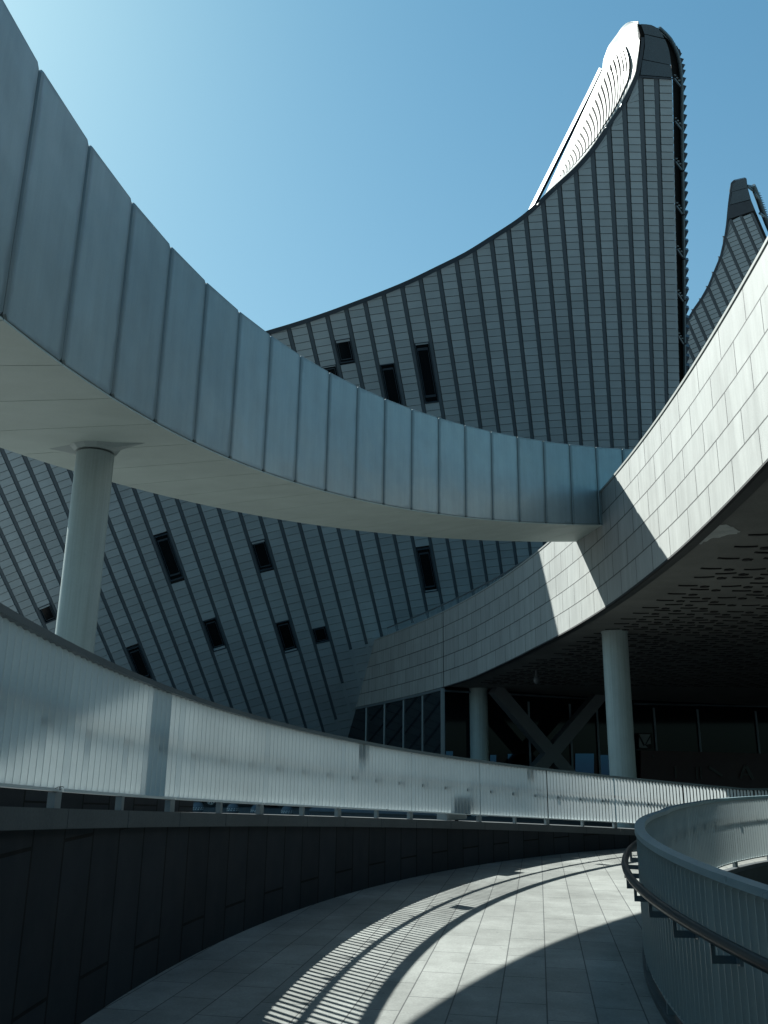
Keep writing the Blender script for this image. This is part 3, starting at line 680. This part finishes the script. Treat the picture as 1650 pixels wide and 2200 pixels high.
ol=[(1440,745),(1463,705),(1477,684),(1490,662),(1505.5,640),(1521,612.5),(1533,583),(1546,552),(1555,513.6),(1559.6,482.6),(1564,437),(1569,402),(1570.5,392.5),(1578,386),(1600,381),(1604,384),(1606,402),(1614,431),(1623,453),(1650,516),(1760,740),(1860,1150),(1440,1150)]
g=MB(); g.prism([f2(x,y,-.13) for x,y in ol],BV*5); g.build('body',back_m,t2)
g=MB(); rings=[]; rl2=smo(ol[:14],3)
for i,(x,y) in enumerate(rl2):
    a=rl2[max(0,i-1)]; b=rl2[min(len(rl2)-1,i+1)]; dx,dy=b[0]-a[0],b[1]-a[1]; L_=math.hypot(dx,dy); nx,ny=-dy/L_,dx/L_
    B5=BV*.3; rings.append([f2(x,y,.12),f2(x,y,.12)+B5,f2(x+nx*4.5,y+ny*4.5,.12)+B5,f2(x+nx*4.5,y+ny*4.5,.12)])
g.sweep(rings); g.build('roof_edge_trim',trim_m,t2)
for pts,mt in (([(1568.5,413),(1605.5,403),(1602.5,382),(1578,387.5),(1572,395)],cap_m),([(1573,412.5),(1606,404),(1613,428),(1568,440)],cap_m),([(1567.5,441.5),(1613.5,429.5),(1622,451.5),(1564.5,471)],trim_m)):
    g=MB(); A=[f2(x,y,.08) for x,y in pts]; g.prism(A,-N*.15); g.build('cap_panel',mt,t2)
# louvred outrigger beside the tip
g=MB(); spine=[(1619,381),(1624,392),(1631,410),(1640,436),(1650,462),(1662,490),(1676,520),(1700,575)]
g.tube([f2(x,y)+BV*1 for x,y in spine],.20,10); sp_=g.build('outrigger_spine',pipe_m,t2,smooth=True)
for (a,b) in (((1603,398),(1620,392)),((1605,399),(1622,384)),((1632,458),(1650,452)),((1622,416),(1634,413))):
    g=MB(); g.tube([f2(*a),f2(*b)+BV],.09,8); g.build('strut',pipe_m,t2)
y=378
while y<560:
    xs=interp(y,[p[1] for p in spine],[p[0] for p in spine])
    g=MB(); P4=[f2(xs+2.,y-1)+BV*1.3,f2(xs+14,y-1+min(4,(560-y)*.1))+BV*1.3,f2(xs+15,y+4.2)+BV*1.3,f2(xs+3.5,y+3.6)+BV*1.3]
    if y<384: P4=[f2(xs+1.,y-1)+BV*1.3,f2(xs+9,y)+BV*1.3,f2(xs+11,y+4.2)+BV*1.3,f2(xs+2.5,y+3.6)+BV*1.3]
    g.prism(P4,Vector((BV.x,BV.y,.7))*.6); g.build('louvre',louv_m,t2); y+=5.2
# ------------------------------------------------------------------ terrace
def fx(y): return 5.00408892516826e-07*y**4-5.128892051298782e-05*y**3-0.004408865919360249*y*y+0.21098770391673585*y+3.3184493157813746
zbt=lambda y:interp(y,[9,10.6,15,20.4,25.4,28.2,32.1,36,39.5,46.6,55],[3.84,3.80,3.68,3.58,3.5,3.45,3.31,3.13,3.05,2.92,2.75])
ZT=6.45
te=thing('stone_terrace',(6.0,24,-2.5),'raised terrace with long curved fascia of pale stone, meeting the elevated ramp','terrace')
Y=[-3+ i*.5 for i in range(0,119)]
g=MB(); Lc=0; prev=None
for y in Y:
    p=Vector((fx(y),y,0))
    if prev is not None:
        q,Lq,yq=prev; L1=Lq+(p-q).length; zb0,zb1=zbt(yq),zbt(y)
        yj=37.9
        K=5
        g.face([(q.x,q.y,zb0),(p.x,p.y,zb1),(p.x,p.y,ZT),(q.x,q.y,ZT)],[(Lq,0),(L1,0),(L1,2.9),(Lq,2.9)])
        prev=(p,L1,y)
    else: prev=(p,0,y)
for y0,y1 in zip(Y,Y[1:]):   # inner face and bottom lip
    a,b=fx(y0),fx(y1)
    g.face([(a+.25,y0,zbt(y0)),(a,y0,zbt(y0)),(b,y1,zbt(y1)),(b+.25,y1,zbt(y1))])
    g.face([(a+.25,y0,ZT),(b+.25,y1,ZT),(b+.25,y1,ZT-.5),(a+.25,y0,ZT-.5)])
g.build('fascia',fascia_m,te)
g=MB()
g.sweep([[Vector((fx(y)-.02,y,ZT-.005)),Vector((fx(y)-.02,y,ZT+.045)),Vector((fx(y)+.30,y,ZT+.045)),Vector((fx(y)+.30,y,ZT-.005))] for y in Y])
g.build('parapet_cap',white_m,te)
# expansion joint and drip line
g=MB(); y=39.6; tv=Vector((fx(y+.1)-fx(y-.1),.2,0)).normalized(); nv=Vector((-tv.y,tv.x,0))
g.box(Vector((fx(y),y,(zbt(y)+ZT)/2))+nv*.0,tv*.025,nv*.012,Vector((0,0,(ZT-zbt(y))/2-.01))); g.build('expansion_joint',joint_m,te)
g=MB()
g.sweep([[Vector((fx(y)-.012,y,zbt(y)-.035)),Vector((fx(y)-.012,y,zbt(y)-.002)),Vector((fx(y)+.05,y,zbt(y)-.002)),Vector((fx(y)+.05,y,zbt(y)-.035))] for y in Y if y<39.7])
g.build('drip_edge',joint_m,te)
g=MB(); XR=48
for y0,y1 in zip(Y,Y[1:]):
    xs0=[fx(y0)+.05]+[fx(y0)+1.3+i*4 for i in range(10)]+[XR]; xs1=[fx(y1)+.05]+[fx(y1)+1.3+i*4 for i in range(10)]+[XR]
    for i in range(len(xs0)-1):
        g.face([(xs0[i+1],y0,zbt(y0)+.03),(xs0[i],y0,zbt(y0)+.03),(xs1[i],y1,zbt(y1)+.03),(xs1[i+1],y1,zbt(y1)+.03)],[(xs0[i+1],y0),(xs0[i],y0),(xs1[i],y1),(xs1[i+1],y1)])
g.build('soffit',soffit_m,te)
g=MB()
for y0,y1 in zip(Y,Y[1:]):
    g.face([(fx(y0)+.25,y0,ZT-.3),(XR,y0,ZT-.3),(XR,y1,ZT-.3),(fx(y1)+.25,y1,ZT-.3)],[(fx(y0),y0),(XR,y0),(XR,y1),(fx(y1),y1)])
g.face([(fx(-3),-3,zbt(-3)),(XR,-3,zbt(-3)),(XR,-3,ZT-.3),(fx(-3),-3,ZT-.3)]); g.face([(XR,-3,zbt(-3)),(XR,56,zbt(56)),(XR,56,ZT-.3),(XR,-3,ZT-.3)])
g.build('terrace_floor',cope_m,te)
# crescent slots in the soffit, their shade drawn as dark raised strips
g=MB(); rnd=random.Random(3)
yy=7.0; row=0
while yy<38.5:
    off=0.0 if row%2 else .45; xx=1.15+off
    while xx<22:
        cx_=fx(yy)+xx; z=zbt(yy)+.03
        def arc(x0,y0,ln,bend,wd,ang):
            ca,sa=math.cos(ang),math.sin(ang); pts=[]
            for i in range(5):
                s=(i/4-.5); px=s*ln; py=bend*(1-4*s*s); h=wd*(1-abs(s)*.5)
                pts.append((px,py-h,py+h))
            for A,B in zip(pts,pts[1:]):
                q=[(A[0],A[1]),(B[0],B[1]),(B[0],B[2]),(A[0],A[2])]
                P4=[Vector((x0+a*ca-b*sa,y0+a*sa+b*ca,z-.004)) for a,b in q]
                g.hexa([p-Vector((0,0,.018)) for p in P4]+P4)
        if rnd.random()<.07: xx+=.9; continue
        jy=rnd.uniform(-.07,.07); cx_+=rnd.uniform(-.08,.08)
        arc(cx_,yy+jy,.40,.035,.040,rnd.uniform(-.22,.18)-.08)
        arc(cx_+.40,yy+.10+jy,.17,.03,.075,.9); arc(cx_+.40,yy+.05+jy,.17,.01,.014,0)
        xx+=.90
    yy+=.42; row+=1
g.build('slot_shade_strips',slot_shade_m,te)
# peeled patch of plaster near the fascia edge
g=MB(); P_=[(1455,1162),(1472,1150),(1490,1142),(1500,1128),(1530,1127),(1562,1128),(1575,1133),(1590,1142),(1583,1147),(1560,1150),(1545,1156),(1530,1157),(1512,1165),(1500,1170),(1480,1171)]
def onsof(x,y,dz=0.):
    r=ray(x,y); z=3.6
    for _ in range(25):
        p=r*(z/r.z); z=zbt(p.y)+.03+dz
    q=r*(z/r.z); q.x=max(q.x,fx(q.y)+.12); return q
P3=[]
for i in range(len(P_)):
    a,b=P_[i],P_[(i+1)%len(P_)]
    for s in (0,.33,.66):
        P3.append((a[0]+(b[0]-a[0])*s+rnd.uniform(-2,2),a[1]+(b[1]-a[1])*s+rnd.uniform(-1.5,1.5)))
ctr=onsof(1520,1148,-.006); PP=[onsof(x,y,-.006) for x,y in P3]
for i in range(len(PP)): g.face([ctr,PP[i],PP[(i+1)%len(PP)]])
g.build('bare_plaster_patch',patch_m,te)
# dome camera under the soffit
dc=thing('dome_camera',onsof(1152,1440),'small round white camera hanging under the dark terrace soffit','camera'); p=ORG[dc.name]
g=MB(); g.tube([p,p-Vector((0,0,.22))],.05,12); g.build('stem',brace_m,dc,smooth=True)
g=MB(); N_=10
g.tube([p-Vector((0,0,.20+.17*(1-math.cos(PI*i/N_)))) for i in range(N_+1)],[max(.004,.12*math.sin(PI*i/N_)) for i in range(N_+1)],16); g.build('dome',brace_m,dc,smooth=True)
# balustrade on the terrace
bal=thing('terrace_balustrade',(2.9,41,6.2),'thin metal balustrade of upright bars along the top of the terrace','railing')
BP=[(832,1349),(860,1338),(900,1322),(950,1300),(1000,1276),(1040,1256),(1080,1234),(1130,1203),(1165,1177),(1200,1148)]
def onz(x,y,z): r=ray(x,y); return r*(z/r.z)
bt=[onz(x,y,6.95) for x,y in BP]
g=MB(); g.tube(bt,.035,8); g.build('top_rail',rail_m,bal,smooth=True)
g=MB(); tot=0
for a,b in zip(bt,bt[1:]):
    L_=(b-a).length; n_=int(L_/.16)
    for i in range(n_):
        p=a+(b-a)*(i/n_); g.box(p-Vector((0,0,.4)),Vector((.014,0,0)),Vector((0,.014,0)),Vector((0,0,.37)))
g.build('bars',rail_m,bal)
g=MB(); g.tube([p-Vector((0,0,.78)) for p in bt],.03,8); g.build('bottom_rail',rail_m,bal,smooth=True)
# ------------------------------------------------------------------ undercroft
def hitwall(x,y,A,B,off=0.):
    d=(B-A); n_=Vector((d.y,-d.x,0)).normalized()
    if n_.y>0: n_=-n_
    A2=A+n_*off; r=ray(x,y); t=A2.dot(n_)/r.dot(n_); return r*t
G0=Vector((fx(39.6)+.05,39.6,0)); G1=onsof(1330,1502); G2=onsof(1520,1510); G1.z=G2.z=0; G3=G2+(G2-G1).normalized()*26
gw=thing('undercroft_glazing',(11,42,-2.5),'dark recessed glass wall in deep shade beneath the terrace','glazing')
g=MB()
for a,b in ((G0,G1),(G1,G2),(G2,G3)):
    q=[Vector((a.x,a.y,-2.5)),Vector((b.x,b.y,-2.5)),Vector((b.x,b.y,zbt(b.y)+.02)),Vector((a.x,a.y,zbt(a.y)+.02))]; g.face(q)
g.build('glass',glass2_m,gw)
for x,(a,b) in ((1137,(G0,G1)),(1226,(G0,G1)),(1284,(G0,G1)),(1407,(G1,G2)),(1501,(G1,G2)),(1626,(G1,G2))):
    p=hitwall(x,1560,a,b,.05); g=MB(); g.box(Vector((p.x,p.y,.05)),Vector((.045,0,0)),Vector((0,.04,0)),Vector((0,0,2.55))); g.build('mullion',rib_m,gw)
g=MB(); a=hitwall(1362,1512,G1,G2,.06); b=hitwall(1690,1519,G1,G2,.06); g.tube([a,b],.045,6); g.build('transom',rib_m,gw)
g=MB(); a=hitwall(955,1484,G0,G1,.10); b=hitwall(1300,1503,G0,G1,.10); g.tube([a,b],.05,6); g.build('transom',rib_m,gw)
sky_reflection_m=M('painted_sky_reflection',(.018,.045,.085),.08,metal=1.,var=0,fine=0)  # panes added to mimic blue sky reflections in the dark glazing
for x0,x1,y0,y1 in ((1053,1066,1622,1660),(1091,1130,1620,1665),(1236,1276,1619,1690),(1236,1333-57,1619,1619) if False else (1290,1333,1622,1690),(958,973,1614,1650)):
    q=[hitwall(x,y,G0,G1,.03) for x,y in ((x0,y1),(x1,y1),(x1,y0),(x0,y0))]
    g=MB(); g.face(q); g.build('sky_reflection_pane',sky_reflection_m,gw)
# glass under the shaded end of the fascia
gl=thing('ribbon_window',(0,44,-2.5),'row of tall dark window panes with pale frames under the shaded end of the terrace','window wall')
def hitfas(x,y):
    r=ray(x,y); lo_,hi_=25.,56.
    for _ in range(50):
        m_=(lo_+hi_)/2; t=m_/r.y
        if r.x*t<fx(m_)+.06: lo_=m_
        else: hi_=m_
    # r.x*t - fx increases along the ray
    return r*(lo_/r.y)
mx=[(747,1524),(787,1516),(826,1508),(867,1499),(908,1488),(951.5,1477)]
pts=[hitfas(733,1527)]+[hitfas(x,1540) for x,_ in mx]
pts=[Vector((p.x,p.y,0)) for p in pts]
for i,(a,b) in enumerate(zip(pts,pts[1:])):
    g=MB(); d=(b-a).normalized()*.04
    g.face([Vector((a.x,a.y,-2.5))+d,Vector((b.x,b.y,-2.5))-d,Vector((b.x,b.y,zbt(b.y)-.10))-d,Vector((a.x,a.y,zbt(a.y)-.10))+d]); g.build('glass_pane',glass_m,gl)
for i,p in enumerate(pts):
    if i==0: continue
    wd=.05 if i<6 else .10
    g=MB(); g.box(Vector((p.x,p.y,(zbt(p.y)-2.5)/2)),Vector((wd,0,0)),Vector((0,.06,0)),Vector((0,0,(zbt(p.y)+2.5)/2-.01))); g.build('mullion',frame_m,gl)
g=MB(); g.sweep([[Vector((p.x-.05,p.y-.05,zbt(p.y)-.12)),Vector((p.x-.05,p.y-.05,zbt(p.y)-.012)),Vector((p.x+.05,p.y+.05,zbt(p.y)-.012)),Vector((p.x+.05,p.y+.05,zbt(p.y)-.12))] for p in pts]); g.build('head_frame',frame_m,gl)
# columns under the terrace
def column(label,px,py,r,mat_,group='round columns under the terrace'):
    p=onsof(px,py); t=thing('round_column',(p.x,p.y,-2.5),label,'column',group)
    g=MB(); g.tube([Vector((p.x,p.y,z)) for z in (-2.5,-1,.5,2,p.z+.05)],r,48,caps=False); g.build('shaft',mat_,t,smooth=True)
    g=MB(); g.tube([Vector((p.x,p.y,p.z-.05)),Vector((p.x,p.y,p.z-.0))],r+.02,48); g.build('collar',mat_,t,smooth=True)
column('thick pale round column under the terrace edge, nearest of the terrace columns',1320,1357,.36,colm_m)
column('grey round column beside the corner of the dark glazing under the terrace',1027,1479,.43,colm_m)
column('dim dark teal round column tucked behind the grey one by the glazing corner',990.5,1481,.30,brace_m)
# X brace
xb=thing('cross_brace',(8,40,-2.5),'dark grey X shaped steel brace in front of the undercroft glazing','brace')
def beam(p,q,wd,off):
    a=hitwall(*p,G0,G1,off); b=hitwall(*q,G0,G1,off); d=(b-a).normalized(); n_=Vector(((G1-G0).y,-(G1-G0).x,0)).normalized(); s=d.cross(n_).normalized()
    g=MB(); g.box((a+b)/2,(b-a)/2,s*wd,n_*.2); return g
beam((1062,1478),(1262,1712),.30,1.0).build('diagonal',brace_m,xb)
beam((1290,1492),(1100,1716),.30,1.005-.0).build('diagonal',brace_m,xb)
# dim board with lettering, pale lattice board
mbd=thing('maroon_board',hitwall(1520,1680,G1,G2,.4),'very dark maroon board with faded letters at the bottom of the glazing','board')
g=MB(); q=[hitwall(x,y,G1,G2,.35) for x,y in ((1375,1720),(1760,1735),(1760,1622),(1375,1612))]; n_=Vector(((G2-G1).y,-(G2-G1).x,0)).normalized()
g.prism(q,-n_*.06 if n_.y>0 else n_*.06); g.build('panel',red_m,mbd)
def stroke(g,a,b,w_):
    A=hitwall(*a,G1,G2,.44); B=hitwall(*b,G1,G2,.44); d=(B-A).normalized(); s=d.cross(Vector((n_.x,n_.y,0))).normalized()*w_
    g.box((A+B)/2,(B-A)/2,s,n_*.012)
g=MB()
for a,b,w_ in (((1600,1645),(1591,1672),.07),((1602,1645),(1618,1674),.10),((1594,1664),(1611,1664),.035)): stroke(g,a,b,w_)
g.build('letter',faint_m,mbd)
for a,b,w_ in (((1450,1646),(1452,1672),.05),((1496,1648),(1498,1674),.05),((1505,1648),(1507,1674),.05),((1523,1648),(1552,1667),.07),((1403,1622),(1404,1627),.05)):
    g=MB(); stroke(g,a,b,w_); g.build('letter',faint_m,mbd)

lb=thing('lattice_panel',hitwall(1385,1592,G1,G2,.3),'small pale panel with a dark lattice beside the thick column','panel')
g=MB(); q=[hitwall(x,y,G1,G2,.26) for x,y in ((1371,1610),(1400,1610),(1400,1575),(1371,1575))]; g.prism(q,(-n_ if n_.y>0 else n_)*.05); g.build('backing',black_m,lb)
for tri in (((1373,1577),(1397,1578),(1385,1600)),((1373,1584),(1383,1605),(1373,1606)),((1397,1584),(1398,1598),(1388,1600)),((1376,1607),(1386,1601),(1392,1607))):
    g=MB(); q=[hitwall(x,y,G1,G2,.33) for x,y in tri]; g.prism(q,(-n_ if n_.y>0 else n_)*.02); g.build('facet',pale_m,lb)
# ------------------------------------------------------------------ plaza furniture seen through the gap under the fence
def onground(x,y,z=-2.5): r=ray(x,y); return r*(z/r.z)
def at_dist(x,y,d): r=ray(x,y); return r*(d/r.y)
stripe=M('hazard_band',(.6,.6,.58),.6,var=0,fine=0)
def bollard(px,py,d,label):
    c_=at_dist(px,py,d); r=12.5*d/FPX
    t=thing('ball_bollard',(c_.x,c_.y,-2.5),label,'bollard','round stone bollards on the plaza')
    g=MB(); n_=14
    g.tube([Vector((c_.x,c_.y,c_.z-r*math.cos(PI*i/n_))) for i in range(n_+1)],[max(.003,r*math.sin(PI*i/n_)) for i in range(n_+1)],24); g.build('ball',stone_m,t,smooth=True)
    g=MB(); g.tube([Vector((c_.x,c_.y,-2.5)),Vector((c_.x,c_.y,c_.z-r*.8))],r*.62,20); g.build('plinth',stone_m,t,smooth=True)
    g=MB()
    for i in range(14):
        a=2*PI*i/14; b=a+2*PI/28
        f=lambda an,z:Vector((c_.x+(r*1.01)*math.cos(an)*math.sqrt(max(0,1-(z/r)**2)),c_.y+(r*1.01)*math.sin(an)*math.sqrt(max(0,1-(z/r)**2)),c_.z+z))
        q=[f(a,-.04),f(b,-.04),f(b+.14,.05),f(a+.14,.05)]; g.face(q)
    g.build('striped_band',stripe,t)
bollard(352,1738,37,'round stone bollard with striped band, leftmost seen under the fence panel')
bollard(424,1737,38,'round stone bollard with striped band just left of the car wheel')
bollard(500,1739,39,'round stone bollard with striped band in front of the dark car body')
bollard(551,1742,40.5,'small round stone bollard half hidden by a fence post right of the dark car')
bollard(617,1744,39,'round stone bollard with striped band in front of the second car')
def car(px,label,flip=1,wheel=(451,1736)):
    c_=at_dist(wheel[0],wheel[1],44.); zc_=c_.z; gz=-2.5
    d=Vector((.96,.28,0)); s_=Vector((-.28,.96,0))
    # wheel at rear/front position; body extends along d
    rw_=.33; base=Vector((c_.x,c_.y,gz))
    t=thing('parked_car',base+d*1.35+s_*.85,label,'car','cars parked on the plaza')
    prof=[(-.85,.35),(-.9,.62),(-.82,.92),(-.35,1.02),(.35,1.42),(1.0,1.50),(2.0,1.46),(2.75,1.05),(3.4,.92),(3.55,.65),(3.5,.35)]
    prof=[(x*flip if flip>0 else 2.7-x,z) for x,z in prof]
    A=[base+d*x+Vector((0,0,z)) for x,z in prof]
    g=MB(); g.prism(A,s_*1.72); g.build('body',paint_m,t,bevel=.06)
    gp=[(-.1,1.05),(.42,1.36),(1.0,1.43),(1.95,1.40),(2.5,1.06)]; gp=[(x if flip>0 else 2.7-x,z) for x,z in gp]
    g=MB(); g.prism([base+d*x+Vector((0,0,z))-s_*.006 for x,z in gp],s_*.004); g.build('side_window',glass_m,t)
    for wx in (0.,2.7):
        for sy in (-.03,1.55):
            cc=base+d*wx+s_*sy+Vector((0,0,rw_))
            g=MB(); g.tube([cc,cc+s_*.2],rw_,24); wh=g.build('wheel',rubber_m,t,smooth=True)
            g=MB(); q0=cc-s_*.01 if sy<0 else cc+s_*.21
            g.tube([q0,q0+s_*.02*(1 if sy>0 else -1)],rw_*.62,20)
            g.build('rim',alloy_m,wh,smooth=True)
            g=MB()
            for i in range(7):
                a=2*PI*i/7; e1=d*math.cos(a)+Vector((0,0,1))*math.sin(a); e2=d*-math.sin(a)+Vector((0,0,1))*math.cos(a)
                g.box(q0-s_*.025+e1*rw_*.36,e1*rw_*.22,e2*.02,s_*.008)
            if sy<0: g.build('spokes',rubber_m,wh)
    return t
car(0,'dark car parked on the plaza, its wheel showing under the fence between two bollards',1,(452,1736))
car(0,'dark car farther right on the plaza, mostly hidden behind a striped bollard',1,(606,1739))
pl=thing('stone_planter',at_dist(740,1750,32)*1.0,'long grey stone planter with a slanted end seen under the fence','planter'); p=ORG[pl.name]
g=MB()
q=[at_dist(x,y,31) for x,y in ((664,1741),(975,1752),(975,1800),(676,1800))]; g.prism(q,Vector((0,1.6,0))); g.build('trough',cope_m,pl)
q=[at_dist(x,y,30.97) for x,y in ((664,1740),(975,1751),(975,1754),(665,1743))]; g=MB(); g.prism(q,Vector((0,1.65,0))); g.build('rim',stone_m,pl)
lw=thing('low_wall',RP(19.0,-.1,-2.5),'dark low curved wall just behind the leftmost fence panels, hiding the column foot','wall')
g=MB(); Ul=us(-.75,.272,.03)
g.sweep([[RP(18.98,u,-2.5),RP(18.98,u,zc(u)+.17),RP(19.13,u,zc(u)+.17),RP(19.13,u,-2.5)] for u in Ul]); g.build('wall_body',wall_m,lw)
g=MB(); g.sweep([[RP(18.96,u,zc(u)+.17),RP(18.96,u,zc(u)+.20),RP(19.15,u,zc(u)+.20),RP(19.15,u,zc(u)+.17)] for u in Ul]); g.build('wall_cap',cope_m,lw)
def jbox(u,w_,z0,z1,r0_,r1_,label,mat_):
    t=thing('junction_box',RP((r0_+r1_)/2,u,z0),label,'box'); dw=w_/2/R1
    P=[RP(r0_,u-dw,z0),RP(r0_,u+dw,z0),RP(r1_,u+dw,z0),RP(r1_,u-dw,z0)]
    g=MB(); g.hexa(P+[Vector((p.x,p.y,z1)) for p in P]); g.build('casing',mat_,t,bevel=.008)
    g=MB(); P=[RP(r0_+.01,u-dw*.15,z0-.02),RP(r0_+.01,u+dw*.15,z0-.02),RP(r0_+.03,u+dw*.15,z0-.02),RP(r0_+.03,u-dw*.15,z0-.02)]; g.hexa(P+[p+Vector((0,0,.02)) for p in P]); g.build('cable_gland',rubber_m,t)
jbox(.463,.26,zc(.463)+.84,zc(.463)+1.04,R1+.076,R1+.17,'small grey box fixed under the fence top rail, in front of the ribbon windows',frame_m)
jbox(.775,.16,zc(.775)+.86,zc(.775)+1.04,R1+.076,R1+.15,'small grey box fixed under the fence top rail below the cross brace',frame_m)
jbox(.645,.62,zc(.645)+.02,zc(.645)+.42,R1+.10,R1+.34,'squat grey box standing on the coping behind the fence, left of the cross brace',frame_m)
# scraps of cable tied to the left fence
for i,(px,py) in enumerate(((108,1695),(672,1727),(1320,1763),(868,1744))):
    a=.0508+[-.01,.455,.87,.60][i]; 
    c0=RP(R1-.012,a,zc(a)+.115)
    g=MB(); g.tube([c0+Vector((.02*math.sin(t*2)+.03*t/3,.10*t/3,.012*math.sin(t*3)+.01)) for t in [k*.3 for k in range(11)]],.0022,5)
    o=g.build('cable_tie',rubber_m if i!=2 else fin_m); tag(o,['thin black cable tie looped on the bottom rail of the nearest fence panel','thin cable tie dangling from the middle of the fence bottom rail','white cable tie on the bottom rail of the far fence end','small cable tie on the rail above the stone planter'][i],'cable tie','cable ties on the fence')
print('objects',len(bpy.data.objects))
